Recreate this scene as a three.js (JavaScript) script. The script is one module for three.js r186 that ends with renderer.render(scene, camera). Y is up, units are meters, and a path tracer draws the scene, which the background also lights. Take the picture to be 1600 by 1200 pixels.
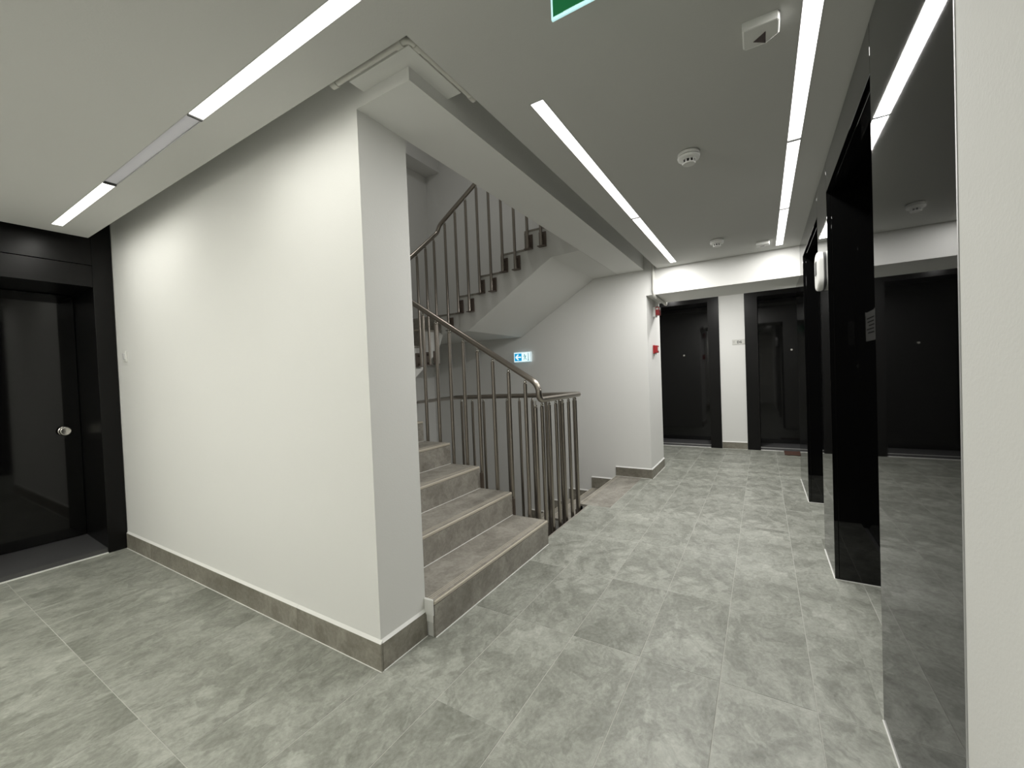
import * as THREE from 'three';
import { mergeGeometries, mergeVertices } from 'three/addons/utils/BufferGeometryUtils.js';
import { RoundedBoxGeometry } from 'three/addons/geometries/RoundedBoxGeometry.js';
import { RectAreaLightUniformsLib } from 'three/addons/lights/RectAreaLightUniformsLib.js';

// ---------------------------------------------------------------- camera, light level
const scene = new THREE.Scene();
scene.background = new THREE.Color(0x000000);
const camera = new THREE.PerspectiveCamera(85.74, 1600 / 1200, 0.02, 60);
camera.position.set(1.4138, 1.23, 1.1755);
camera.rotation.order = 'YXZ';
camera.rotation.set(THREE.MathUtils.degToRad(-1.1212), THREE.MathUtils.degToRad(31.2162), THREE.MathUtils.degToRad(-2.2297));
const renderer = new THREE.WebGLRenderer({ antialias: true });
renderer.toneMapping = THREE.LinearToneMapping;
renderer.toneMappingExposure = 1.0;
renderer.shadowMap.enabled = true;
RectAreaLightUniformsLib.init();
const STRIP_LIGHT = 49;        // radiance of the lit strips
const STRIP_GLOW = 2.2;        // what the eye sees of their diffusers
const WARM = new THREE.Color().setRGB(1.0, 0.985, 0.92);
const COOL = new THREE.Color().setRGB(1.0, 0.985, 0.955);

// ---------------------------------------------------------------- helpers
let seed = 20240611;
function rnd() { seed |= 0; seed = (seed + 0x6D2B79F5) | 0; let t = Math.imul(seed ^ (seed >>> 15), 1 | seed); t = (t + Math.imul(t ^ (t >>> 7), 61 | t)) ^ t; return ((t ^ (t >>> 14)) >>> 0) / 4294967296; }
const used = new Map();
function numbered(name) { const n = used.get(name) || 0; used.set(name, n + 1); return n ? `${name}_${String(n).padStart(3, '0')}` : name; }
function shadows(o) { o.traverse((c) => { if (c.isMesh) { c.castShadow = true; c.receiveShadow = true; } }); }
function thing(name, label, category, pos = [0, 0, 0], group) {
  const o = new THREE.Group(); o.name = numbered(name); o.position.set(...pos);
  o.userData = { label, category }; if (group) o.userData.group = group; scene.add(o); return o;
}
function struct(name) { const o = new THREE.Group(); o.name = name; o.userData = { kind: 'structure' }; scene.add(o); return o; }
function part(name, geo, mat, parent) {
  const m = new THREE.Mesh(geo, mat); m.castShadow = m.receiveShadow = true;
  if (parent) { m.name = name; parent.add(m); } else { m.name = name; m.userData = { kind: 'structure' }; scene.add(m); }
  return m;
}
// box with uv in metres, chamfered on all edges by c (c = 0: plain)
function metreUV(g) {
  const p = g.attributes.position, n = g.attributes.normal, uv = new Float32Array(p.count * 2);
  for (let i = 0; i < p.count; i++) {
    const ax = Math.abs(n.getX(i)), ay = Math.abs(n.getY(i)), az = Math.abs(n.getZ(i));
    if (ay >= ax && ay >= az) { uv[2 * i] = p.getX(i); uv[2 * i + 1] = p.getZ(i); } else if (ax >= az) { uv[2 * i] = p.getZ(i); uv[2 * i + 1] = p.getY(i); } else { uv[2 * i] = p.getX(i); uv[2 * i + 1] = p.getY(i); }
  }
  g.setAttribute('uv', new THREE.BufferAttribute(uv, 2)); return g;
}
function B(x0, x1, y0, y1, z0, z1, c = 0) {
  const w = x1 - x0, h = y1 - y0, d = z1 - z0;
  let g = c > 0 ? chamfer(w, h, d, c) : new THREE.BoxGeometry(w, h, d);
  g.translate((x0 + x1) / 2, (y0 + y1) / 2, (z0 + z1) / 2);
  return metreUV(g);
}
function chamfer(w, h, d, c) {
  const X = w / 2, Y = h / 2, Z = d / 2, tri = [];
  const quad = (a, b, e, f) => tri.push(...a, ...b, ...e, ...a, ...e, ...f);
  const P = (sx, sy, sz, ax) => [sx * (ax === 0 ? X : X - c), sy * (ax === 1 ? Y : Y - c), sz * (ax === 2 ? Z : Z - c)];
  for (const s of [1, -1]) {
    const fl = (q) => (s > 0 ? q : [q[0], q[3], q[2], q[1]]);
    quad(...fl([P(s, -1, 1, 0), P(s, -1, -1, 0), P(s, 1, -1, 0), P(s, 1, 1, 0)]));
    quad(...fl([P(-1, s, 1, 1), P(1, s, 1, 1), P(1, s, -1, 1), P(-1, s, -1, 1)]));
    quad(...fl([P(-1, -1, s, 2), P(1, -1, s, 2), P(1, 1, s, 2), P(-1, 1, s, 2)]));
  }
  const dir = (q, nx, ny, nz) => {
    const a = new THREE.Vector3(...q[0]), b = new THREE.Vector3(...q[1]), e = new THREE.Vector3(...q[2]);
    const n = b.clone().sub(a).cross(e.clone().sub(a)); return n.dot(new THREE.Vector3(nx, ny, nz)) < 0 ? [...q].reverse() : q;
  };
  for (const s of [1, -1]) for (const t of [1, -1]) {
    quad(...dir([P(s, t, 1, 0), P(s, t, -1, 0), P(s, t, -1, 1), P(s, t, 1, 1)], s, t, 0));
    quad(...dir([P(s, 1, t, 0), P(s, -1, t, 0), P(s, -1, t, 2), P(s, 1, t, 2)], s, 0, t));
    quad(...dir([P(1, s, t, 1), P(-1, s, t, 1), P(-1, s, t, 2), P(1, s, t, 2)], 0, s, t));
    for (const u of [1, -1]) { let q = [P(s, t, u, 0), P(s, t, u, 1), P(s, t, u, 2)]; q = dir(q, s, t, u); tri.push(...q[0], ...q[1], ...q[2]); }
  }
  const g = new THREE.BufferGeometry();
  g.setAttribute('position', new THREE.Float32BufferAttribute(tri, 3)); g.computeVertexNormals();
  g.setAttribute('uv', new THREE.Float32BufferAttribute(new Float32Array(tri.length / 3 * 2), 2));
  return g;
}
const merge = (list) => mergeGeometries(list.map((g) => { const q = g.index ? g.toNonIndexed() : g; for (const k of Object.keys(q.attributes)) if (!['position', 'normal', 'uv'].includes(k)) q.deleteAttribute(k); return q; }));
// prism: outline in (a, b) extruded along the third axis
function prism(pts, depth, holes = []) {
  const s = new THREE.Shape(pts.map((p) => new THREE.Vector2(...p)));
  for (const h of holes) s.holes.push(new THREE.Path(h.map((p) => new THREE.Vector2(...p))));
  return new THREE.ExtrudeGeometry(s, { depth, bevelEnabled: false });
}
// tube along a polyline with rounded corners
function railPath(pts, rads) {
  const path = new THREE.CurvePath(); let prev = pts[0].clone();
  for (let i = 1; i < pts.length - 1; i++) {
    const r = rads[i - 1], a = pts[i - 1].clone().sub(pts[i]).normalize(), b = pts[i + 1].clone().sub(pts[i]).normalize();
    const s = pts[i].clone().addScaledVector(a, r), e = pts[i].clone().addScaledVector(b, r);
    path.add(new THREE.LineCurve3(prev, s)); path.add(new THREE.QuadraticBezierCurve3(s, pts[i].clone(), e)); prev = e;
  }
  path.add(new THREE.LineCurve3(prev, pts[pts.length - 1].clone())); return path;
}
const V = (x, y, z) => new THREE.Vector3(x, y, z);
function cyl(r0, r1, h, seg = 20) { return new THREE.CylinderGeometry(r1, r0, h, seg); }
function capTube(path, seg, r, n) {
  const g = new THREE.TubeGeometry(path, seg, r, n, false), a = path.getPoint(0), b = path.getPoint(1);
  const s0 = new THREE.SphereGeometry(r, n, 8).translate(a.x, a.y, a.z), s1 = new THREE.SphereGeometry(r, n, 8).translate(b.x, b.y, b.z);
  return merge([g, s0, s1]);
}

// ---------------------------------------------------------------- textures (surface only)
function lattice(seedN) {
  const N = 256, a = new Float32Array(N * N); let s = seedN;
  for (let i = 0; i < N * N; i++) { s = (Math.imul(s, 1664525) + 1013904223) | 0; a[i] = (s >>> 8) / 16777216; }
  return (x, y, px, py) => {
    const xi = Math.floor(x), yi = Math.floor(y), fx = x - xi, fy = y - yi, u = fx * fx * (3 - 2 * fx), v = fy * fy * (3 - 2 * fy);
    const w = (i, j) => a[(((j % py) + py) % py % N) * N + (((i % px) + px) % px % N)];
    return (w(xi, yi) * (1 - u) + w(xi + 1, yi) * u) * (1 - v) + (w(xi, yi + 1) * (1 - u) + w(xi + 1, yi + 1) * u) * v;
  };
}
function fbm(f, x, y, px, py, oct) { let s = 0, a = 0.5, t = 0; for (let o = 0; o < oct; o++) { s += a * f(x, y, px, py); t += a; a *= 0.55; x *= 2; y *= 2; px *= 2; py *= 2; } return s / t; }
function tex(w, h, fn, srgb = true) {
  const d = new Uint8Array(w * h * 4);
  for (let j = 0; j < h; j++) for (let i = 0; i < w; i++) { const c = fn(i / w, j / h); const k = 4 * (j * w + i); for (let q = 0; q < 3; q++) d[k + q] = Math.max(0, Math.min(255, Math.round(c[q]))); d[k + 3] = 255; }
  const t = new THREE.DataTexture(d, w, h); t.magFilter = THREE.LinearFilter; t.minFilter = THREE.LinearMipmapLinearFilter; t.generateMipmaps = true;
  t.wrapS = t.wrapT = THREE.RepeatWrapping; t.anisotropy = 8; if (srgb) t.colorSpace = THREE.SRGBColorSpace; t.needsUpdate = true; return t;
}
// cement-look porcelain: wide drifting clouds, short pale strokes, fine grain
function cement(seedN, w, h, base, amp, nx, ny) {
  const f = lattice(seedN), g = lattice(seedN * 7 + 3);
  return tex(w, h, (u, v) => {
    const x = u * nx, y = v * ny;
    const wx = fbm(g, x + 5, y, nx, ny, 4) - 0.5, wy = fbm(g, x, y + 9, nx, ny, 4) - 0.5;
    const big = fbm(f, x + wx * 0.9, y + wy * 0.9, nx, ny, 3) - 0.5;
    const p = fbm(f, x * 2 + wx * 2.2 + 2, y * 2 + wy * 2.2, nx * 2, ny * 2, 6);
    const patch = THREE.MathUtils.smoothstep(p, 0.485, 0.55) - 0.5;
    const mid = fbm(g, x * 4 + wx * 3, y * 4 + wy * 3, nx * 4, ny * 4, 6) - 0.5;
    const fine = fbm(f, x * 16 + wx * 5, y * 16 + wy * 5, nx * 16, ny * 16, 4) - 0.5;
    const r = 1 - Math.abs(2 * fbm(f, x * 4 + wx * 4 + 3, y * 4 + wy * 4, nx * 4, ny * 4, 5) - 1);
    const grain = (f(u * w * 0.5, v * h * 0.5, Math.floor(w / 2), Math.floor(h / 2)) - 0.5);
    const k = big * 0.85 + patch * 0.2 + mid * 0.55 + fine * 0.62 + Math.max(0, r - 0.9) * 1.6 * (0.4 + big) + grain * 0.16;
    return base.map((b) => b + amp * k);
  });
}
const tileTex = []; for (let i = 0; i < 7; i++) tileTex.push(cement(911 + 57 * i, 256, 512, [145, 147, 138], 56, 2, 3));
const stairTex = cement(4021, 512, 512, [147, 143, 134], 46, 5, 5);
const skirtTex = cement(5113, 512, 512, [133, 129, 118], 44, 5, 5);
const paintN = lattice(77);
const paintBump = tex(512, 512, (u, v) => { const k = 128 + 150 * (fbm(paintN, u * 64, v * 64, 64, 64, 3) - 0.5); return [k, k, k]; }, false);
paintBump.repeat.set(3.1, 3.1);

// ---------------------------------------------------------------- materials
const std = (o) => new THREE.MeshStandardMaterial(o);
const M = {
  wall: std({ color: new THREE.Color().setRGB(0.79, 0.79, 0.765), roughness: 0.85, bumpMap: paintBump, bumpScale: 0.00035 }),
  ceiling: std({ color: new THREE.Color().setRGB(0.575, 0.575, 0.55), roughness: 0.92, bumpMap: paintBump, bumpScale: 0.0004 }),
  caulk: std({ color: new THREE.Color().setRGB(0.83, 0.83, 0.80), roughness: 0.6 }),
  grout: std({ color: new THREE.Color().setRGB(0.5, 0.5, 0.46), roughness: 0.9 }),
  stair: std({ color: 0xffffff, map: stairTex, roughness: 0.5 }),
  skirt: std({ color: 0xffffff, map: skirtTex, roughness: 0.45 }),
  nosing: std({ color: new THREE.Color().setRGB(0.52, 0.475, 0.39), roughness: 0.55 }),
  concrete: std({ color: new THREE.Color().setRGB(0.70, 0.70, 0.67), roughness: 0.9, bumpMap: paintBump, bumpScale: 0.0008 }),
  steel: std({ color: new THREE.Color().setRGB(0.37, 0.335, 0.295), metalness: 1, roughness: 0.3 }),
  plate: std({ color: new THREE.Color().setRGB(0.15, 0.12, 0.10), metalness: 0.35, roughness: 0.45 }),
  chrome: std({ color: new THREE.Color().setRGB(0.62, 0.60, 0.56), metalness: 1, roughness: 0.22 }),
  blackGlass: new THREE.MeshPhysicalMaterial({ color: new THREE.Color().setRGB(0.003, 0.003, 0.003), roughness: 0.025, ior: 1.55 }),
  blackGloss: new THREE.MeshPhysicalMaterial({ color: new THREE.Color().setRGB(0.004, 0.004, 0.004), roughness: 0.05, ior: 1.4 }),
  blackSatin: new THREE.MeshPhysicalMaterial({ color: new THREE.Color().setRGB(0.005, 0.0048, 0.0046), roughness: 0.33, ior: 1.3 }),
  threshold: std({ color: new THREE.Color().setRGB(0.075, 0.075, 0.077), roughness: 0.45 }),
  plastic: std({ color: new THREE.Color().setRGB(0.74, 0.74, 0.71), roughness: 0.45 }),
  plasticDark: std({ color: new THREE.Color().setRGB(0.03, 0.03, 0.028), roughness: 0.5 }),
  pipe: std({ color: new THREE.Color().setRGB(0.74, 0.73, 0.68), roughness: 0.4 }),
  red: std({ color: new THREE.Color().setRGB(0.33, 0.014, 0.017), roughness: 0.35 }),
  darkRed: new THREE.MeshPhysicalMaterial({ color: new THREE.Color().setRGB(0.03, 0.004, 0.006), roughness: 0.15 }),
  alu: std({ color: new THREE.Color().setRGB(0.55, 0.55, 0.55), metalness: 0.6, roughness: 0.5 }),
  lampOff: std({ color: new THREE.Color().setRGB(0.74, 0.73, 0.80), roughness: 0.55 }),
  paper: std({ color: new THREE.Color().setRGB(0.75, 0.75, 0.72), roughness: 0.8 }),
  brown: std({ color: new THREE.Color().setRGB(0.085, 0.04, 0.027), roughness: 0.6 }),
};
const tileMat = tileTex.map((t) => std({ color: 0xffffff, map: t, roughness: 0.42, bumpMap: t, bumpScale: 0.0003 }));

// ---------------------------------------------------------------- measured layout (metres)
const R = 0.1735, CEIL = 2.356, SOFF = 2.361;
const XD = -2.879;                         // plane of the left door frame
const XR = 1.7414;                         // plane of the black glass on the right
const ZW = -3.625, ZK = -4.306, ZD = -5.868; // stair back wall / cross beam front, beam back, far door wall
const WELL0 = -1.483, WELL1 = -2.45;       // open stairwell in z
const BX = 0.30;                           // outer face of the beam over the stair opening

// ---------------------------------------------------------------- floor
const floor = struct('floor');
part('grout_bed', merge([
  B(-3.45, 1.9, -0.16, -0.0012, 0, 2.35), B(0.02, 2.06, -0.16, -0.0012, -3.63, 0), B(0.1, 2.06, -0.16, -0.0012, -4.31, -3.62),
  B(-1.5, 2.8, -0.16, -0.0012, -6.5, -4.3)]), M.grout, floor);
{
  const regions = [
    [XD, 1.736, 0.0125, 2.2], [0.004, XR, -2.452, 0.0125], [0.205, XR, ZW, -2.452], [0.314, XR, ZK, ZW],
    [-1.3, 2.7, ZD, ZK], [XR, 2.03, -1.753, -0.65], [XR, 2.03, -3.314, -2.199]];
  const tw = 0.31, tl = 0.605, gap = 0.0026, geoCache = new Map();
  for (let i = -11; i < 10; i++) for (let j = -5; j < 11; j++) {
    const cx0 = 0.005 + tw * i, cz1 = 0.0125 - tl * j, cx1 = cx0 + tw, cz0 = cz1 - tl;
    for (const [rx0, rx1, rz0, rz1] of regions) {
      const x0 = Math.max(cx0, rx0), x1 = Math.min(cx1, rx1), z0 = Math.max(cz0, rz0), z1 = Math.min(cz1, rz1);
      if (x1 - x0 < 0.02 || z1 - z0 < 0.02) continue;
      const w = x1 - x0 - (x1 === cx1 ? gap : 0), d = z1 - z0 - (z0 === cz0 ? gap : 0);
      const g = chamfer(w, 0.01, d, 0.0008);
      const p = g.attributes.position, uv = g.attributes.uv, fx = rnd() < 0.5, fz = rnd() < 0.5, ox = (x0 - cx0) / tw, oz = (z0 - cz0) / tl;
      for (let k = 0; k < p.count; k++) {
        let u = ox + (p.getX(k) + w / 2) / tw, v = oz + (p.getZ(k) + d / 2) / tl;
        uv.setXY(k, fx ? 1 - u : u, fz ? 1 - v : v);
      }
      const m = part(floor.children.length > 1 ? `tile_${String(floor.children.length - 1).padStart(3, '0')}` : 'tile', g, tileMat[Math.floor(rnd() * tileMat.length)], floor);
      m.position.set(x0 + w / 2, -0.005 + (rnd() - 0.5) * 0.0005, z1 - d / 2);
    }
  }
}

// ---------------------------------------------------------------- walls, beams, ceilings
const wallLeft = part('wall_left', B(-3.6, 0, -1.8, 5, -0.273, 0), M.wall);
part('wall_stair', B(-3.2, 0.314, -1.8, 5, ZK, ZW), M.wall);
part('wall_shaft', B(-3.2, -2.88, -1.8, 5, ZW, -0.273), M.wall);
part('trim_6', B(-2.88, -2.62, 4.28, 4.85, ZW, -0.273), M.wall);
part('wall_under_landing', B(0.1, 0.3, -1.8, -0.16, ZW, -0.273), M.wall);
part('ceiling_shaft', B(-3.2, 0.3, 4.85, 5, ZK, 0), M.wall);
part('floor_shaft', B(-3.2, 0.3, -1.9, -1.8, ZK, 0), M.concrete);
part('trim_1', B(0, BX, SOFF, 5, ZW, 0), M.wall);                      // beam over the stair opening
part('trim_2', B(0.314, 2.9, 2.0733, 2.9, ZK, ZW), M.wall);            // beam across the corridor
// raised plaster pad around the corner of the beam, where the white pipe runs
part('trim_3', merge([B(0.048, 0.37, 2.412, 2.52, 0, 0.069), B(BX, 0.37, 2.412, 2.52, -0.228, 0)]), M.wall);
part('wall_behind', B(-3.6, 1.9, -0.1, 2.95, 2.3, 2.45), M.wall);
part('wall_left_end', B(-3.45, XD - 0.01, -0.1, 2.95, 1.14, 2.3), M.wall);
part('wall_back', merge([B(0.866, 1.204, -0.1, 2.9, -6.5, ZD), B(-1.5, -0.346, -0.1, 2.9, -6.5, ZD), B(2.421, 2.8, -0.1, 2.9, -6.5, ZD), B(-1.5, 2.8, -0.1, 2.9, -6.6, -6.5),
  B(-0.35, 0.87, 2.452, 2.9, -6.5, ZD), B(1.2, 2.43, 2.452, 2.9, -6.5, ZD)]), M.wall);
part('wall_alcove', merge([B(-1.5, -1.3, -0.1, 2.9, ZD, ZK), B(2.7, 2.8, -0.1, 2.9, ZD, ZK), B(XR + 0.03, 2.8, -0.1, 2.075, ZK, -4.19)]), M.wall);
part('ceiling_alcove', B(-1.5, 2.8, 2.39, 2.5, -6.5, ZK), M.ceiling);
part('ceiling_slab', merge([B(XD + 0.001, 2.4, 2.53, 2.7, 0, 2.4), B(0.3, 1.76, 2.53, 2.7, ZW, 0)]), M.wall);
{ // dropped plasterboard ceiling, L-shaped, with slots for the light strips; drawn in (x, z)
  const slot = (x0, x1, z0, z1) => [[x0, z0], [x1, z0], [x1, z1], [x0, z1]];
  const g = prism([[-2.771, 0.155], [0.444, 0.155], [0.444, ZW], [XR + 0.005, ZW], [XR + 0.005, 2.3], [-2.771, 2.3]].map(([x, z]) => [x, -z]), 0.06,
    [slot(-2.6, 0.435, -0.374, -0.317), slot(-2.6, 0.435, -1.979, -1.922), slot(0.611, 0.673, 0.377, 3.468), slot(1.546, 1.606, 0.312, 3.482)]);
  g.rotateX(-Math.PI / 2); g.translate(0, CEIL, 0);
  part('ceiling', metreUV(g), M.ceiling);
}
// right side: white wall beside the camera, then black glass with two lift openings
part('wall_right_near', B(1.7345, 2.1, -0.1, 2.95, 0.07, 2.3, 0.002), M.wall);
const wallRight = struct('wall_right');
{
  part('core', merge([B(1.762, 2.4, -0.1, 2.9, -0.63, 0.069), B(1.762, 2.4, -0.1, 2.9, -2.179, -1.775), B(1.762, 2.4, -0.1, 2.9, -4.18, -3.336),
    B(1.762, 2.4, 2.205, 2.9, -1.775, -0.63), B(1.762, 2.4, 2.205, 2.9, -3.336, -2.179), B(2.12, 2.4, -0.1, 2.9, -3.336, -0.63)]), M.plasticDark, wallRight);
  const gp = (x0, x1, y0, y1, z0, z1) => part('glass_panel', B(x0, x1, y0, y1, z0, z1, 0.0012), M.blackGlass, wallRight);
  gp(XR, XR + 0.02, 0.003, CEIL - 0.001, -0.6495, 0.0685);
  gp(XR, XR + 0.02, 0.003, CEIL - 0.001, -2.199, -1.753);
  gp(XR, XR + 0.02, 0.003, CEIL - 0.001, -4.18, -3.314);
  gp(XR, XR + 0.02, 2.186, CEIL - 0.001, -1.752, -0.6505);
  gp(XR, XR + 0.02, 2.186, CEIL - 0.001, -3.313, -2.2);
  for (const [a, b] of [[-1.753, -0.65], [-3.314, -2.199]]) {
    gp(XR + 0.021, 2.03, 0.003, 2.204, a - 0.02, a); gp(XR + 0.021, 2.03, 0.003, 2.204, b, b + 0.02);
    gp(XR + 0.021, 2.03, 2.186, 2.204, a + 0.001, b - 0.001);
  }
  gp(XR + 0.0, 2.03, 0.003, 2.07, -4.19, -4.181);
  // pale sealant along the foot of the glass
  part('sealant', merge([B(XR - 0.004, XR + 0.006, 0, 0.005, -0.65, 0.07), B(XR - 0.004, XR + 0.006, 0, 0.005, -2.199, -1.753), B(XR - 0.004, XR + 0.006, 0, 0.005, -4.18, -3.314),
    B(XR, 2.03, 0, 0.004, -1.753, -1.749), B(XR, 2.03, 0, 0.004, -3.314, -3.31)]), M.caulk, wallRight);
}
// thin metal edge between the white wall and the black glass
part('trim_4', B(1.7335, 1.739, 0, CEIL, 0.064, 0.0695), M.alu);

// ---------------------------------------------------------------- baseboards
function caulkPrism(x0, x1, y, z0, z1, nx, nz) { // wedge bead on top of a skirting tile; (nx, nz) points away from the wall
  const h = 0.012, t = 0.011;
  const g = new THREE.BufferGeometry(), P = [];
  const a0 = nx ? [nx > 0 ? x0 : x1, z0] : [x0, nz > 0 ? z0 : z1], a1 = nx ? [a0[0], z1] : [x1, a0[1]];
  const o0 = [a0[0] + nx * t, a0[1] + nz * t], o1 = [a1[0] + nx * t, a1[1] + nz * t];
  const q = [[a0[0], y, a0[1]], [a1[0], y, a1[1]], [o1[0], y, o1[1]], [o0[0], y, o0[1]], [a0[0], y + h, a0[1]], [a1[0], y + h, a1[1]]];
  for (const f of [[3, 2, 5], [3, 5, 4], [0, 3, 4], [1, 5, 2], [0, 1, 2], [0, 2, 3], [0, 4, 5], [0, 5, 1]]) for (const k of f) P.push(...q[k]);
  g.setAttribute('position', new THREE.Float32BufferAttribute(P, 3)); g.setAttribute('uv', new THREE.Float32BufferAttribute(new Float32Array(P.length / 3 * 2), 2)); g.computeVertexNormals(); return g;
}
function skirting(name, pieces) {
  const s = struct(name), caulks = [];
  for (const [x0, x1, y0, y1, z0, z1, nx, nz] of pieces) {
    const g = B(x0, x1, y0, y1, z0, z1, 0.001), uv = g.attributes.uv, o = rnd() * 3, o2 = rnd() * 3;
    for (let k = 0; k < uv.count; k++) uv.setXY(k, uv.getX(k) + o, uv.getY(k) + o2);
    part('tile', g, M.skirt, s);
    caulks.push(caulkPrism(x0, x1, y1, z0, z1, nx, nz));
    if (y0 === 0) caulks.push(nz ? B(x0, x1, -0.0005, 0.002, nz > 0 ? z1 : z0 - 0.004, nz > 0 ? z1 + 0.004 : z0) : B(nx > 0 ? x1 : x0 - 0.004, nx > 0 ? x1 + 0.004 : x0, -0.0005, 0.002, z0, z1));
  }
  part('caulk_line', merge(caulks), M.caulk, s);
}
{
  const left = [];
  for (let x = 0.01; x > XD; x -= 0.605) left.push([Math.max(x - 0.6035, XD + 0.006), x, 0, 0.118, 0, 0.0105, 0, 1]);
  skirting('baseboard_left', left);
  skirting('baseboard_corner', [[0, 0.0105, 0, 0.118, -0.268, -0.001, 1, 0]]);
  skirting('baseboard_pier', [[0.314, 0.3245, 0, 0.105, ZK + 0.0, ZW + 0.01, 1, 0]]);
  skirting('baseboard_back', [[0.868, 1.202, 0, 0.1, ZD, ZD + 0.01, 0, 1]]);
  const st = [[-0.098, 0.3135, 0, 0.105, ZW, ZW + 0.01, 0, 1]];
  for (let k = 1; k < 6; k++) st.push([-0.1 - 0.305 * k + 0.002, -0.1 - 0.305 * (k - 1), -R * k + 0.001, -R * k + 0.128, ZW, ZW + 0.01, 0, 1]);
  skirting('baseboard_stair', st);
}
// plaster smeared over the end of the first riser
part('trim_5', merge([B(0.0, 0.056, 0.105, 0.185, -0.2735, -0.262, 0.004), B(0.0, 0.05, 0.07, 0.105, -0.2735, -0.268, 0.002)]), M.caulk);

// ---------------------------------------------------------------- staircase
const staircase = thing('staircase', 'grey tiled concrete stairs turning around an open well behind the white wall corner', 'staircase');
const stairTreadTex = M.stair;
function flight({ origin, turn, n, r, t, W, soffit, lastTread, side = 0.004, foot }) {
  const pts = [];
  for (let k = 0; k < n; k++) { pts.push([k * t + 0.014, k * r - (k ? 0.02 : 0)]); pts.push([k * t + 0.014, (k + 1) * r - 0.02]); }
  const end = lastTread ? n * t - 0.001 : (n - 1) * t + 0.04;
  pts.push([end, n * r - 0.02]); pts.push(...soffit);
  const core = metreUV(prism(pts, W));
  const f = part('flight', core, M.concrete, staircase);
  f.position.set(...origin); f.rotation.y = turn;
  const put = (name, g, mat) => { const o = rnd() * 4, o2 = rnd() * 4, uv = g.attributes.uv; for (let k = 0; k < uv.count; k++) uv.setXY(k, uv.getX(k) + o, uv.getY(k) + o2); return part(name, g, mat, f); };
  for (let k = 0; k < n; k++) {
    put('riser', B(k * t, k * t + 0.013, k * r + 0.002, (k + 1) * r - 0.0205, 0.001, W + side, 0.0008), M.stair);
    if (k < n - 1 || lastTread) {
      put('tread', B(k * t + 0.012, (k + 1) * t + 0.004, (k + 1) * r - 0.02, (k + 1) * r, 0.001, W + side, 0.001), M.stair);
      // pale bevelled nosing and three anti-slip ribs
      const ribs = [B(k * t - 0.001, k * t + 0.0115, (k + 1) * r - 0.0195, (k + 1) * r - 0.0002, 0.001, W + side, 0.004)];
      for (const q of [0.026, 0.038, 0.05]) ribs.push(B(k * t + q, k * t + q + 0.0035, (k + 1) * r - 0.001, (k + 1) * r + 0.0007, 0.004, W - 0.002));
      put('nosing', merge(ribs), M.nosing);
    }
    if (k === 0 && foot) put('joint_line', B(-0.0045, 0.001, -0.0005, 0.003, 0.001, W), M.caulk);
    if (k > 0) put('joint_line', B(k * t - 0.004, k * t + 0.002, k * r - 0.001, k * r + 0.0025, 0.001, W), M.caulk);
  }
  return f;
}
const tA = 0.2938;
flight({ origin: [0.0575, 0, -0.275], turn: Math.PI, n: 7, r: R, t: tA, W: 1.208, foot: true, soffit: [[6 * tA + 0.04, 7 * R - 0.2], [6 * tA - 0.1, 6 * R - 0.2], [0.45, 0], [0.014, 0]] });
const L1 = 7 * R, L2 = 1.955, rs = (L2 - L1) / 4, ts = 0.3225;
flight({ origin: [-2.877, L1, WELL0], turn: Math.PI / 2, n: 4, r: rs, t: ts, W: 1.172, soffit: [[3 * ts + 0.04, 4 * rs - 0.22], [3 * ts - 0.05, 3 * rs - 0.22], [0.25, -0.2], [0.014, -0.2]] });
const tC = 0.287, rC = 0.1755;
flight({ origin: [-1.435, L2, ZW + 0.003], turn: 0, n: 5, r: rC, t: tC, W: 1.172, lastTread: true, soffit: [[1.434, SOFF - L2 - 0.001], [1.146, SOFF - L2 - 0.008], [0.118, 1.7385 - L2], [0.014, 1.7385 - L2]] });
const tD = 0.305;
flight({ origin: [-0.1 - 5 * tD, -6 * R, ZW + 0.012], turn: 0, n: 6, r: R, t: tD, W: 1.163, soffit: [[5 * tD + 0.04, 5 * R - 0.05], [5 * tD - 0.1, 4.4 * R], [0.3, -0.3], [0.014, -0.3]] });
function landing(x0, x1, z0, z1, y) {
  const m = part('landing', B(x0, x1, y - 0.2165, y - 0.02, z0, z1), M.concrete, staircase);
  const g = B(x0, x1 + 0.003, y - 0.02, y, z0, z1 + 0.003, 0.001); part('landing_tile', g, M.stair, m); return m;
}
landing(-2.877, -1.7195, WELL0, -0.275, L1);
landing(-2.877, -1.4205, ZW + 0.003, WELL1 - 0.014, L2);
landing(-2.877, -1.63, ZW + 0.012, WELL1, -6 * R);
{ // tiled edge of this floor where the flight down begins, and the edge of the floor along the well
  const m = part('landing', B(-0.086, 0.2, -0.16, -0.02, ZW, WELL1), M.concrete, staircase);
  part('landing_tile', B(-0.099, 0.2025, -0.02, 0, ZW, WELL1, 0.001), M.stair, m);
  part('nosing', merge([B(-0.102, -0.09, -0.0195, 0.0002, ZW, WELL1, 0.003), B(-0.07, -0.0665, -0.001, 0.0007, ZW, WELL1), B(-0.055, -0.0515, -0.001, 0.0007, ZW, WELL1)]), M.nosing, m);
  part('edge_tile', B(-0.008, 0.004, -0.16, 0.0, WELL1, WELL0, 0.001), M.stair, m);
}

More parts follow.
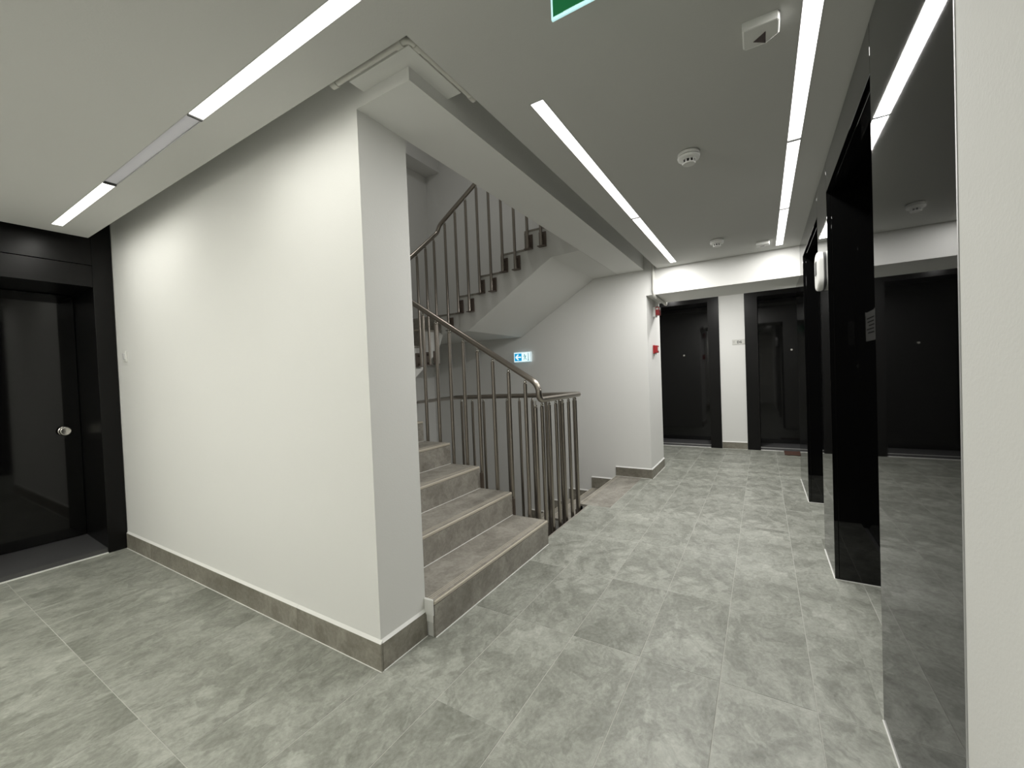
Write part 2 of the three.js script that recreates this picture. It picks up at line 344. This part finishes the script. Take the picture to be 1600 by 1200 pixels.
// ---------------------------------------------------------------- railings
const BR = 0.0145;
function baluster(parent, x, z, y0, y1, nx, nz, plateLift = 0) {
  // the tube stands 45 mm clear of the stair edge; (nx, nz) points from the tube to the face it is bolted to
  const g = merge([cyl(BR, BR, y1 - y0 - 0.038, 14).translate(x, (y0 + y1 - 0.038) / 2, z), cyl(BR, BR * 0.6, 0.006, 14).translate(x, y1 - 0.035, z)]);
  const b = part('baluster', g, M.steel, parent);
  part('rail_connector', merge([cyl(0.0062, 0.0062, 0.05, 10).translate(x, y1 - 0.012, z), new THREE.SphereGeometry(0.0125, 14, 10).translate(x, y1 - 0.024, z)]), M.chrome, b);
  const d = 0.038, px = x + nx * d, pz = z + nz * d, hw = 0.038, yb = y0 - 0.004 + plateLift, yt = yb + 0.142;
  const pl = nx ? B(px - 0.005, px + 0.005, yb, yt, z - hw, z + hw, 0.001) : B(x - hw, x + hw, yb, yt, pz - 0.005, pz + 0.005, 0.001);
  const arms = [yb + 0.022, yt - 0.03].map((y) => { const c = cyl(0.009, 0.009, d, 10); if (nx) c.rotateZ(Math.PI / 2); else c.rotateX(Math.PI / 2); return c.translate(x + nx * d / 2, y, z + nz * d / 2); });
  const foot = nx ? B(Math.min(x, px) - 0.012, Math.max(x, px), yb - 0.003, yb + 0.004, z - hw, z + hw) : B(x - hw, x + hw, yb - 0.003, yb + 0.004, Math.min(z, pz), Math.max(z, pz) + 0.012);
  part('mounting_plate', merge([pl, foot, ...arms]), M.plate, b);
}
{
  const lower = thing('stair_railing', 'brushed steel railing rising with the first steps and wrapping level around the stairwell edge', 'railing');
  const zA = -1.528, yA = (x) => 1.17 + 0.618 * (-0.026 - x);
  const path = railPath([V(-1.72, yA(-1.72), zA), V(0.004, yA(0.004) + 0.008, zA), V(0.004, 1.045, zA), V(-0.02, 1.04, -2.37), V(-1.45, 1.018, -2.38), V(-2.84, 0.905, -3.22)], [0.07, 0.05, 0.03, 0.06]);
  part('handrail', capTube(path, 420, 0.0225, 18), M.steel, lower);
  part('weld_ring', new THREE.TorusGeometry(0.0226, 0.0016, 8, 24).rotateX(Math.PI / 2).translate(0.004, 1.118, zA), M.chrome, lower);
  for (let i = 0; i < 11; i++) { const x = -0.11 - 0.1425 * i, k = Math.floor((0.0575 - x) / tA); baluster(lower, x, zA, (k + 1) * R - 0.19, yA(x) - 0.018, 0, 1); }
  for (const z of [-1.56, -1.665, -1.79, -1.915, -2.045, -2.175, -2.325]) baluster(lower, -0.046, z, -0.036, 1.043 - 0.02, 1, 0, -0.142);
  for (let i = 0; i < 10; i++) { const x = -0.09 - 0.1465 * i, k = Math.floor((-0.1 - x) / tD) + 1; baluster(lower, x, -2.402, -R * k - 0.19, 1.0385 + 0.0154 * x - 0.018, 0, -1); }
  const upper = thing('stair_railing', 'brushed steel railing climbing the upper flight under the sloping beam', 'railing');
  const yC = (x) => 2.955 + 0.632 * (x + 1.581);
  const pathC = railPath([V(-0.05, yC(-0.05), -2.402), V(-1.615, yC(-1.615), -2.402), V(-1.662, 2.86, -2.41), V(-1.662, 2.11, -1.535)], [0.03, 0.03]);
  part('handrail', capTube(pathC, 300, 0.0225, 18), M.steel, upper);
  for (let i = 0; i < 11; i++) { const x = -0.075 - 0.1468 * i, k = Math.floor((x + 1.435) / tC) + 1; baluster(upper, x, -2.402, L2 + Math.max(0, k) * rC - 0.19, yC(x) - 0.018, 0, -1); }
  for (let i = 0; i < 6; i++) { const z = -2.345 + 0.138 * i; const yb = [1.40, 1.386, 1.37, 1.22, 1.2, 1.05][i]; baluster(upper, -1.66, z, yb, 2.86 + (z + 2.41) * -0.857 - 0.02, -1, 0); }
}

// ---------------------------------------------------------------- doors
const door1 = struct('door_1');
{
  const x1 = XD, xb = -3.40, leafX = -3.37;
  part('jamb', B(xb, x1, 0, 2.84, 0.004, 0.116, 0.0015), M.blackSatin, door1);
  part('jamb', B(xb, x1, 0, 2.84, 1.03, 1.138, 0.0015), M.blackSatin, door1);
  part('head_panel', B(xb, x1, 2.02, 2.179, 0.117, 1.029, 0.0015), M.blackSatin, door1);
  part('head_panel', B(xb, x1, 2.183, 2.84, 0.117, 1.029, 0.0015), M.blackSatin, door1);
  part('backing', B(-3.5, xb, -0.1, 2.9, 0, 1.15), M.plasticDark, door1);
  const leaf = part('leaf', B(xb, leafX, 0.068, 2.015, 0.119, 1.027, 0.002), M.blackGloss, door1);
  const pr = [[0, 0], [0.034, 0], [0.034, 0.006], [0.018, 0.008], [0.014, 0.03], [0.016, 0.036], [0.032, 0.04], [0.037, 0.05], [0.035, 0.06], [0.028, 0.064], [0.026, 0.061], [0, 0.06]].map((p) => new THREE.Vector2(...p));
  part('knob', new THREE.LatheGeometry(pr, 32).rotateZ(-Math.PI / 2).translate(leafX, 0.93, 0.215), M.chrome, leaf);
  const thr = prism([[x1 - 0.012, 0], [x1 - 0.012, 0.038], [xb, 0.066], [xb, 0]], 0.912); thr.translate(0, 0, 0.117);
  part('threshold', metreUV(thr), M.threshold, door1);
  part('sealant', B(x1 - 0.012, x1 + 0.004, 0, 0.006, 0.117, 1.029), M.caulk, door1);
  part('sealant_line', B(x1, x1 + 0.003, 0, 0.12, 0.0, 0.0035), M.caulk, door1);
}
function farDoor(name, x0, x1, jw, peepX) {
  const d = struct(name), zb = -6.34, leafZ = -6.31;
  part('jamb', B(x0 - jw, x0, 0, 2.45, zb, ZD + 0.012, 0.0015), M.blackSatin, d);
  part('jamb', B(x1, x1 + jw, 0, 2.45, zb, ZD + 0.012, 0.0015), M.blackSatin, d);
  part('head_panel', B(x0, x1, 2.245, 2.45, zb, ZD + 0.012, 0.0015), M.blackSatin, d);
  part('backing', B(x0 - jw, x1 + jw, -0.1, 2.45, -6.45, zb), M.plasticDark, d);
  const leaf = part('leaf', B(x0 + 0.003, x1 - 0.003, 0.048, 2.242, zb, leafZ, 0.002), M.blackGloss, d);
  const pr = [[0, 0], [0.017, 0], [0.017, 0.003], [0.012, 0.006], [0.010, 0.004], [0, 0.0045]].map((p) => new THREE.Vector2(...p));
  part('peephole', new THREE.LatheGeometry(pr, 24).rotateX(Math.PI / 2).translate(peepX, 1.46, leafZ), M.chrome, leaf);
  part('threshold', B(x0, x1, 0, 0.042, zb, ZD - 0.01, 0.002), M.threshold, d);
  part('threshold_edge', B(x0, x1, 0.036, 0.0435, ZD - 0.016, ZD - 0.008), M.alu, d);
  part('sealant', B(x0, x1, 0, 0.006, ZD - 0.01, ZD + 0.008), M.caulk, d);
}
farDoor('door_2', -0.19, 0.71, 0.155, 0.29);
farDoor('door_3', 1.37, 2.265, 0.165, 1.795);
// lift doors at the back of the two openings in the black glass
for (const [a, b, lab] of [[-1.753, -0.65, 'black lift door in the nearer glass opening with a paper notice on it'], [-3.314, -2.199, 'black lift door in the farther glass opening, beyond the white indicator']]) {
  const t = thing('lift_door', lab, 'door', [2.03, 0, (a + b) / 2]);
  const w = b - a;
  part('door_frame', merge([B(0, 0.06, 0.002, 2.185, -w / 2 + 0.001, -0.452, 0.0015), B(0, 0.06, 0.002, 2.185, 0.452, w / 2 - 0.001, 0.0015), B(0, 0.06, 2.1, 2.185, -0.452, 0.452, 0.0015)]), M.blackGloss, t);
  part('door_leaf', B(0.02, 0.055, 0.004, 2.098, -0.45, -0.0015, 0.0015), M.blackGloss, t);
  part('door_leaf', B(0.02, 0.055, 0.004, 2.098, 0.0015, 0.45, 0.0015), M.blackGloss, t);
  part('sill', B(0.0, 0.06, 0.0, 0.0035, -0.45, 0.45), M.alu, t);
}

// ---------------------------------------------------------------- printed faces
function canvasTex(w, h, draw) { const c = document.createElement('canvas'); c.width = w; c.height = h; draw(c.getContext('2d'), w, h); const t = new THREE.CanvasTexture(c); t.colorSpace = THREE.SRGBColorSpace; t.anisotropy = 8; return t; }
function runningMan(g, x, y, s, col) { // pictogram: figure hurrying to the left through a doorway
  g.fillStyle = col; g.strokeStyle = col; g.lineCap = 'round'; g.lineJoin = 'round';
  g.beginPath(); g.arc(x - 0.02 * s, y - 0.38 * s, 0.075 * s, 0, 7); g.fill();
  const ln = (w, ...p) => { g.lineWidth = w * s; g.beginPath(); g.moveTo(x + p[0] * s, y + p[1] * s); for (let i = 2; i < p.length; i += 2) g.lineTo(x + p[i] * s, y + p[i + 1] * s); g.stroke(); };
  ln(0.13, 0.03, -0.22, 0.08, 0.02); ln(0.06, 0.02, -0.25, -0.14, -0.18, -0.2, -0.06); ln(0.06, 0.06, -0.22, 0.19, -0.13, 0.26, -0.2);
  ln(0.075, 0.07, 0.04, -0.07, 0.14, -0.1, 0.36); ln(0.075, 0.1, 0.04, 0.14, 0.22, 0.3, 0.3);
}

// ---------------------------------------------------------------- ceiling lights
function lamp(x, z, w, h, color, k = 1) { // area light just under a diffuser, shining down
  const l = new THREE.RectAreaLight(color, STRIP_LIGHT * k, w, h); l.position.set(x, CEIL - 0.0035, z); l.rotation.x = -Math.PI / 2; l.castShadow = true; scene.add(l);
}
function strip(label, axis, cx, cz, w, modules, color, k = 1) {
  const t = thing('ceiling_light_strip', label, 'ceiling light', [0, 0, 0], 'recessed light strips in the ceiling');
  const glow = std({ color: new THREE.Color().setRGB(0.8, 0.8, 0.8), roughness: 0.5, emissive: color, emissiveIntensity: STRIP_GLOW });
  let lo = Infinity, hi = -Infinity;
  for (const [a, b, on] of modules) {
    lo = Math.min(lo, a); hi = Math.max(hi, b);
    const e = 0.0075, y0 = CEIL - 0.0015, y1 = CEIL + 0.005;
    const up = on ? 0 : 0.006;
    part(on ? 'diffuser' : 'unlit_diffuser', axis === 'x' ? B(a + e, b - e, y0 + up, y1 + up, cz - w / 2, cz + w / 2, 0.001) : B(cx - w / 2, cx + w / 2, y0 + up, y1 + up, a + e, b - e, 0.001), on ? glow : M.lampOff, t);
    if (on) lamp(axis === 'x' ? (a + b) / 2 : cx, axis === 'x' ? cz : (a + b) / 2, axis === 'x' ? b - a - 2 * e - 0.002 : w, axis === 'x' ? w : b - a - 2 * e - 0.002, color, on === true ? k : on);
  }
  const y0 = CEIL - 0.001, q = w / 2 + 0.0022;
  const bars = axis === 'x' ? [B(lo, hi, y0, CEIL + 0.05, cz - q, cz - w / 2), B(lo, hi, y0, CEIL + 0.05, cz + w / 2, cz + q), B(lo, hi, CEIL + 0.04, CEIL + 0.05, cz - q, cz + q)]
    : [B(cx - q, cx - w / 2, y0, CEIL + 0.05, lo, hi), B(cx + w / 2, cx + q, y0, CEIL + 0.05, lo, hi), B(cx - q, cx + q, CEIL + 0.04, CEIL + 0.05, lo, hi)];
  for (const [a] of modules.slice(1)) part('joint', axis === 'x' ? B(a - 0.007, a + 0.007, CEIL - 0.005, CEIL + 0.04, cz - w / 2, cz + w / 2) : B(cx - w / 2, cx + w / 2, CEIL - 0.005, CEIL + 0.04, a - 0.007, a + 0.007), M.plasticDark, t);
  for (const a of [lo, hi]) bars.push(axis === 'x' ? B(a - 0.002, a + 0.003, y0, CEIL + 0.04, cz - w / 2, cz + w / 2) : B(cx - w / 2, cx + w / 2, y0, CEIL + 0.04, a - 0.002, a + 0.003));
  part('channel', merge(bars), M.alu, t);
}
strip('white strip light with one unlit length, in the ceiling of the left-hand passage', 'x', 0, 0.3455, 0.052, [[-2.597, -1.588, true], [-1.588, -0.578, false], [-0.578, 0.43, true]], WARM, 0.46);
strip('white strip light along the far side of the left-hand passage, behind the camera', 'x', 0, 1.9505, 0.052, [[-2.597, -1.588, true], [-1.588, -0.578, true], [-0.578, 0.43, true]], WARM, 1.8);
strip('shorter white strip light beside the beam over the stairs', 'z', 0.642, 0, 0.057, [[-3.465, -1.94, 1.6], [-1.94, -0.379, 0.92]], COOL);
strip('long white strip light running beside the black glass wall', 'z', 1.576, 0, 0.055, [[-3.48, -2.427, 1.15], [-2.427, -1.37, 1.15], [-1.37, -0.315, 0.95]], COOL);
{ // round downlights of the alcove in front of the far doors, hidden above the cross beam
  for (const [x, z, k, lab] of [[0.16, -5.55, 3, 'round downlight in the alcove ceiling in front of the left far door'], [0.95, -4.72, 20, 'round downlight in the alcove ceiling just behind the cross beam']]) {
    const t = thing('downlight', lab, 'ceiling light', [x, 2.39, z]);
    part('rim', new THREE.LatheGeometry([[0.05, 0], [0.062, 0], [0.06, -0.005], [0.05, -0.003]].map((p) => new THREE.Vector2(...p)), 32), M.plastic, t);
    part('lens', cyl(0.05, 0.05, 0.004, 32).translate(0, -0.001, 0), std({ color: 0xffffff, emissive: COOL, emissiveIntensity: STRIP_GLOW }), t);
    const l = new THREE.RectAreaLight(COOL, STRIP_LIGHT * k, 0.088, 0.088); l.position.set(x, 2.385, z); l.rotation.x = -Math.PI / 2; l.castShadow = true; scene.add(l);
  }
}

{ // round lamp on the roof of the stair shaft, lighting the upper flight
  const t = thing('shaft_lamp', 'round white lamp on the roof of the stair shaft above the upper flight', 'ceiling light', [-1.2, 4.85, -1.95]);
  part('rim', new THREE.LatheGeometry([[0.14, 0], [0.16, 0], [0.155, -0.03], [0.14, -0.035]].map((p) => new THREE.Vector2(...p)), 40), M.plastic, t);
  part('lens', cyl(0.14, 0.14, 0.03, 40).translate(0, -0.016, 0), std({ color: 0xffffff, emissive: COOL, emissiveIntensity: STRIP_GLOW }), t);
  const l = new THREE.RectAreaLight(COOL, STRIP_LIGHT * 0.95, 0.25, 0.25); l.position.set(-1.2, 4.815, -1.95); l.rotation.x = -Math.PI / 2; l.castShadow = true; scene.add(l);
}

// ---------------------------------------------------------------- fittings
{ // smoke detectors
  const mk = (x, z, lab) => {
    const t = thing('smoke_detector', lab, 'smoke detector', [x, CEIL, z], 'smoke detectors on the ceiling');
    const L = (a) => new THREE.LatheGeometry(a.map((p) => new THREE.Vector2(...p)), 40);
    part('base', L([[0, 0], [0.052, 0], [0.054, -0.004], [0.054, -0.016], [0.051, -0.018], [0, -0.018]].reverse()), M.plastic, t);
    part('body', L([[0, -0.0195], [0.053, -0.0195], [0.055, -0.023], [0.052, -0.033], [0.034, -0.037], [0, -0.037]].reverse()), M.plastic, t);
    part('sensor_core', L([[0, -0.036], [0.024, -0.036], [0.024, -0.054], [0, -0.054]].reverse()), M.plasticDark, t);
    const ribs = [];
    for (let i = 0; i < 10; i++) { const a = i / 10 * Math.PI * 2; ribs.push(new THREE.BoxGeometry(0.004, 0.019, 0.006).translate(0.0305, -0.0455, 0).rotateY(a)); }
    ribs.push(new THREE.CylinderGeometry(0.0325, 0.030, 0.005, 32).translate(0, -0.0565, 0));
    ribs.push(new THREE.TorusGeometry(0.0325, 0.0018, 8, 32).rotateX(Math.PI / 2).translate(0, -0.0375, 0));
    part('cage', merge(ribs), M.plastic, t);
  };
  mk(1.111, -1.19, 'white round smoke detector on the ceiling, the nearer one to the camera');
  mk(1.098, -2.92, 'white round smoke detector on the ceiling close to the cross beam');
}
{ // ceiling indicators: chamfered white plate with a dark red triangular lens
  const mk = (x, z, lab) => {
    const t = thing('fire_indicator', lab, 'indicator', [x, CEIL, z], 'fire indicators on the ceiling');
    const s = new THREE.Shape([[-0.05, 0.045], [0.042, 0.045], [0.046, 0.038], [0.046, -0.02], [0.012, -0.046], [-0.044, -0.046], [-0.05, -0.04]].map((p) => new THREE.Vector2(...p)));
    const g = new THREE.ExtrudeGeometry(s, { depth: 0.022, bevelEnabled: true, bevelThickness: 0.006, bevelSize: 0.005, bevelSegments: 2 }); g.rotateX(Math.PI / 2);
    part('housing', g, M.plastic, t);
    const w = new THREE.ExtrudeGeometry(new THREE.Shape([[0.012, 0.012], [0.012, -0.044], [-0.024, -0.018]].map((p) => new THREE.Vector2(...p))), { depth: 0.004, bevelEnabled: false }); w.rotateX(Math.PI / 2); w.translate(0, -0.0252, 0);
    part('lens', w, M.darkRed, t);
  };
  mk(1.437, -0.47, 'white ceiling indicator with dark red triangle, near the top of the picture');
  mk(1.446, -3.28, 'white ceiling indicator with dark red triangle, far off by the cross beam');
}
{ // hanging green exit sign, only its corner in view
  const t = thing('exit_sign', 'green lit acrylic exit sign hanging from the ceiling at the top edge', 'exit sign', [0.965 + 0.17, 2.15, 0.163]);
  part('acrylic_panel', B(-0.17, 0.17, 0, 0.165, -0.004, 0.004, 0.0012), new THREE.MeshPhysicalMaterial({ color: new THREE.Color().setRGB(0.75, 0.95, 0.95), roughness: 0.1, emissive: new THREE.Color().setRGB(0.45, 0.85, 0.9), emissiveIntensity: 0.75 }), t);
  const mapS = canvasTex(680, 330, (g, w, h) => {
    g.fillStyle = 'rgb(8,112,62)'; g.fillRect(0, 0, w, h); g.fillStyle = 'rgb(226,240,232)'; g.fillRect(60, 40, 220, 190); runningMan(g, 180, 140, 200, 'rgb(8,112,62)');
    g.beginPath(); g.moveTo(620, 135); g.lineTo(520, 60); g.lineTo(520, 110); g.lineTo(360, 110); g.lineTo(360, 160); g.lineTo(520, 160); g.lineTo(520, 210); g.fill();
  });
  const face = new THREE.MeshStandardMaterial({ map: mapS, emissiveMap: mapS, emissive: 0xffffff, emissiveIntensity: 0.3, roughness: 0.5 });
  const f = new THREE.BoxGeometry(0.328, 0.155, 0.0012); part('green_face', f.translate(0, 0.0835, 0.0047), face, t);
  part('green_face', new THREE.BoxGeometry(0.328, 0.155, 0.0012).rotateY(Math.PI).translate(0, 0.0835, -0.0047), face, t);
  part('mount', B(-0.175, 0.175, 0.165, CEIL - 2.15, -0.022, 0.022, 0.004), M.plastic, t);
}
{ // lit exit sign on the stairwell wall
  const t = thing('exit_sign', 'small lit blue and white exit sign with left arrow on the stairwell wall', 'exit sign', [-1.303, 1.4735, ZW]);
  part('housing', new RoundedBoxGeometry(0.262, 0.135, 0.034, 3, 0.01).translate(0, 0, 0.017), std({ color: 0xffffff, roughness: 0.4, emissive: new THREE.Color().setRGB(0.6, 0.9, 1), emissiveIntensity: 0.35 }), t);
  const mapS = canvasTex(480, 240, (g, w, h) => {
    g.fillStyle = 'rgb(225,250,252)'; g.fillRect(0, 0, w, h); g.fillStyle = 'rgb(14,150,205)'; g.fillRect(14, 20, 214, 200);
    g.strokeStyle = 'rgb(232,252,255)'; g.lineWidth = 34; g.lineCap = 'round'; g.lineJoin = 'round'; g.beginPath(); g.moveTo(196, 120); g.lineTo(56, 120); g.moveTo(120, 56); g.lineTo(54, 120); g.lineTo(120, 184); g.stroke();
    runningMan(g, 320, 128, 190, 'rgb(60,140,150)'); g.fillStyle = 'rgb(50,110,130)'; g.fillRect(420, 16, 16, 206); g.fillRect(400, 206, 50, 14);
  });
  part('sign_face', new THREE.BoxGeometry(0.24, 0.118, 0.002).translate(0, 0, 0.0345), new THREE.MeshStandardMaterial({ map: mapS, emissiveMap: mapS, emissive: 0xffffff, emissiveIntensity: 0.9, roughness: 0.35 }), t);
  const l = new THREE.RectAreaLight(new THREE.Color().setRGB(0.6, 0.9, 1), 0.5, 0.24, 0.118); l.position.set(-1.303, 1.4735, ZW + 0.038); l.rotation.y = Math.PI; l.castShadow = true; scene.add(l);
}
{ // room number sign
  const t = thing('room_sign', 'small grey number plate reading D6 between the two far doors', 'sign', [1.119, 1.604, ZD]);
  part('plate', B(-0.083, 0.083, -0.038, 0.038, 0, 0.006, 0.001), std({ color: new THREE.Color().setRGB(0.5, 0.5, 0.48), roughness: 0.35, metalness: 0.2 }), t);
  const mapS = canvasTex(332, 152, (g, w, h) => { g.fillStyle = 'rgb(206,206,200)'; g.fillRect(0, 0, w, h); g.fillStyle = 'rgb(26,26,26)'; g.font = 'bold 112px sans-serif'; g.textAlign = 'center'; g.textBaseline = 'middle'; g.fillText('D6', 190, 80); g.fillStyle = 'rgb(140,140,134)'; for (let i = 0; i < 3; i++) g.fillRect(18, 40 + i * 26, 60 - i * 8, 8); });
  part('lettering', new THREE.BoxGeometry(0.162, 0.072, 0.0008).translate(0, 0, 0.0064), std({ map: mapS, roughness: 0.35 }), t);
}
{ // alarm sounder and call point on the side of the pier
  const s = thing('alarm_sounder', 'red and white fire alarm sounder high on the pier beside the pipe', 'alarm', [0.314, 1.93, -3.99]);
  part('base', new RoundedBoxGeometry(0.03, 0.115, 0.105, 2, 0.006).translate(0.015, -0.006, 0), M.plastic, s);
  part('sounder_body', new RoundedBoxGeometry(0.045, 0.1, 0.098, 3, 0.01).translate(0.05, 0.004, -0.002), M.red, s);
  part('beacon', merge([new RoundedBoxGeometry(0.006, 0.03, 0.05, 2, 0.002).translate(0.074, 0.03, 0.012), new RoundedBoxGeometry(0.03, 0.022, 0.006, 2, 0.002).translate(0.05, 0.03, 0.048)]), M.plastic, s);
  const c = thing('call_point', 'red manual fire call point on the pier at chest height', 'call point', [0.314, 1.478, -3.93]);
  part('base', new RoundedBoxGeometry(0.02, 0.1, 0.1, 2, 0.004).translate(0.01, 0, 0), M.red, c);
  part('body', new RoundedBoxGeometry(0.034, 0.088, 0.09, 3, 0.008).translate(0.034, 0.002, 0), M.red, c);
  part('press_plate', new RoundedBoxGeometry(0.004, 0.044, 0.05, 2, 0.0015).translate(0.052, 0.004, 0), M.plastic, c);
  part('key_tab', new RoundedBoxGeometry(0.016, 0.02, 0.02, 2, 0.003).translate(0.024, -0.055, 0.008), M.plastic, c);
}
{ // white conduits
  const p = thing('conduit_pipe', 'white pipe bending round the plaster corner below the ceiling gap', 'pipe', [0, 0, 0]);
  const r = 0.0125, y = 2.425, a = 0.082;
  part('tube', capTube(railPath([V(-0.045, y + 0.05, a), V(-0.045, y, a), V(BX + a, y, a), V(BX + a, y, -0.31), V(BX + a, y + 0.05, -0.31)], [0.02, 0.03, 0.02]), 160, r, 16), M.pipe, p);
  const ring = (x, z, ax) => { const c = cyl(r * 1.28, r * 1.28, 0.03, 18); if (ax === 'x') c.rotateZ(Math.PI / 2); else c.rotateX(Math.PI / 2); return c.translate(x, y, z); };
  part('coupling', ring(-0.022, a, 'x'), M.pipe, p); part('coupling', ring(BX + a - 0.045, a, 'x'), M.pipe, p); part('coupling', ring(BX + a, a - 0.045, 'z'), M.pipe, p); part('coupling', ring(BX + a, -0.288, 'z'), M.pipe, p);
  const q = thing('conduit_pipe', 'white pipe dropping down the cross beam and bending under it', 'pipe', [0, 0, 0]);
  part('tube', capTube(railPath([V(0.402, 2.42, -3.608), V(0.402, 2.055, -3.608), V(0.396, 2.05, -4.318), V(0.396, 2.1, -4.325)], [0.05, 0.03]), 140, 0.0145, 16), M.pipe, q);
  const c1 = cyl(0.0185, 0.0185, 0.035, 18).rotateX(Math.PI / 2); part('coupling', c1.clone().translate(0.4017, 2.0547, -3.69), M.pipe, q); part('coupling', c1.clone().translate(0.3963, 2.0503, -4.275), M.pipe, q);
  part('coupling', cyl(0.0185, 0.0185, 0.03, 18).translate(0.402, 2.13, -3.608), M.pipe, q);
}
{ // bell push by the left door
  const t = thing('bell_push', 'small white bell push on the bright wall beside the left door', 'switch', [-2.703, 1.488, 0]);
  part('plate', new RoundedBoxGeometry(0.05, 0.082, 0.012, 3, 0.004).translate(0, 0, 0.006), M.plastic, t);
  part('rocker', new RoundedBoxGeometry(0.028, 0.045, 0.008, 2, 0.003).rotateX(0.08).translate(0, 0.004, 0.0145), std({ color: new THREE.Color().setRGB(0.66, 0.66, 0.66), roughness: 0.4 }), t);
}
{ // lift position indicator on the glass between the two openings
  const t = thing('lift_indicator', 'white rounded lift indicator on the black glass strip between the lift openings', 'indicator', [XR, 1.785, -1.945]);
  const s = new THREE.Shape(); const hh = 0.1, hw = 0.075;
  s.moveTo(-hw, -hh + 0.05); s.quadraticCurveTo(-hw, -hh, 0, -hh); s.quadraticCurveTo(hw, -hh, hw, -hh + 0.05); s.lineTo(hw, hh - 0.05); s.quadraticCurveTo(hw, hh, 0, hh); s.quadraticCurveTo(-hw, hh, -hw, hh - 0.05); s.lineTo(-hw, -hh + 0.05);
  const g = new THREE.ExtrudeGeometry(s, { depth: 0.012, bevelEnabled: true, bevelThickness: 0.012, bevelSize: 0.014, bevelSegments: 4, curveSegments: 12 }); g.translate(0, 0, 0.012); g.rotateY(-Math.PI / 2);
  part('housing', g, M.plastic, t);
  part('back_plate', new THREE.ExtrudeGeometry(s, { depth: 0.016, bevelEnabled: false, curveSegments: 12 }).scale(1.15, 1.1, 1).rotateY(-Math.PI / 2), M.plasticDark, t);
  part('display', new RoundedBoxGeometry(0.004, 0.08, 0.06, 2, 0.0015).translate(-0.037, 0.02, 0), M.plasticDark, t);
}
{ // paper notice on the nearer lift door, seen mirrored in the black glass
  const t = thing('paper_notice', 'white paper notice taped to the nearer lift door, seen as a reflection', 'notice', [2.05, 1.475, -1.005]);
  const mapS = canvasTex(420, 300, (g, w, h) => { g.fillStyle = 'rgb(222,222,216)'; g.fillRect(0, 0, w, h); g.fillStyle = 'rgb(60,60,60)'; for (let i = 0; i < 5; i++) g.fillRect(40 + 12 * (i % 2), 60 + i * 38, 320 - 40 * (i % 3), 13); });
  part('sheet', new THREE.BoxGeometry(0.001, 0.2, 0.29).translate(-0.001, 0, 0), M.paper, t);
  part('print', new THREE.BoxGeometry(0.0006, 0.196, 0.286).translate(-0.0018, 0, 0), std({ map: mapS, roughness: 0.8 }), t);
  part('tape', merge([B(-0.0024, -0.0016, 0.08, 0.106, -0.15, -0.12), B(-0.0024, -0.0016, 0.08, 0.106, 0.12, 0.15)]), M.caulk, t);
  const c = thing('lift_button', 'round steel lift call button beside the nearer lift door', 'button', [2.03, 1.2, -0.7]);
  part('plate', new RoundedBoxGeometry(0.008, 0.11, 0.05, 2, 0.003).translate(-0.004, 0, 0), M.chrome, c);
  part('button', cyl(0.015, 0.013, 0.006, 24).rotateZ(Math.PI / 2).translate(-0.01, 0, 0), M.plasticDark, c);
}
{ // brown slatted piece lying on the floor by the far right door
  const t = thing('slatted_mat', 'small brown slatted wooden mat on the floor before the right far door', 'mat', [1.80, 0, -5.68]);
  for (const z of [-0.09, 0, 0.09]) part('slat', B(-0.15, 0.15, 0.006, 0.02, z - 0.036, z + 0.036, 0.003), M.brown, t);
  part('batten', merge([B(-0.12, -0.09, 0, 0.007, -0.125, 0.125), B(0.09, 0.12, 0, 0.007, -0.125, 0.125)]), M.brown, t);
}

renderer.render(scene, camera);
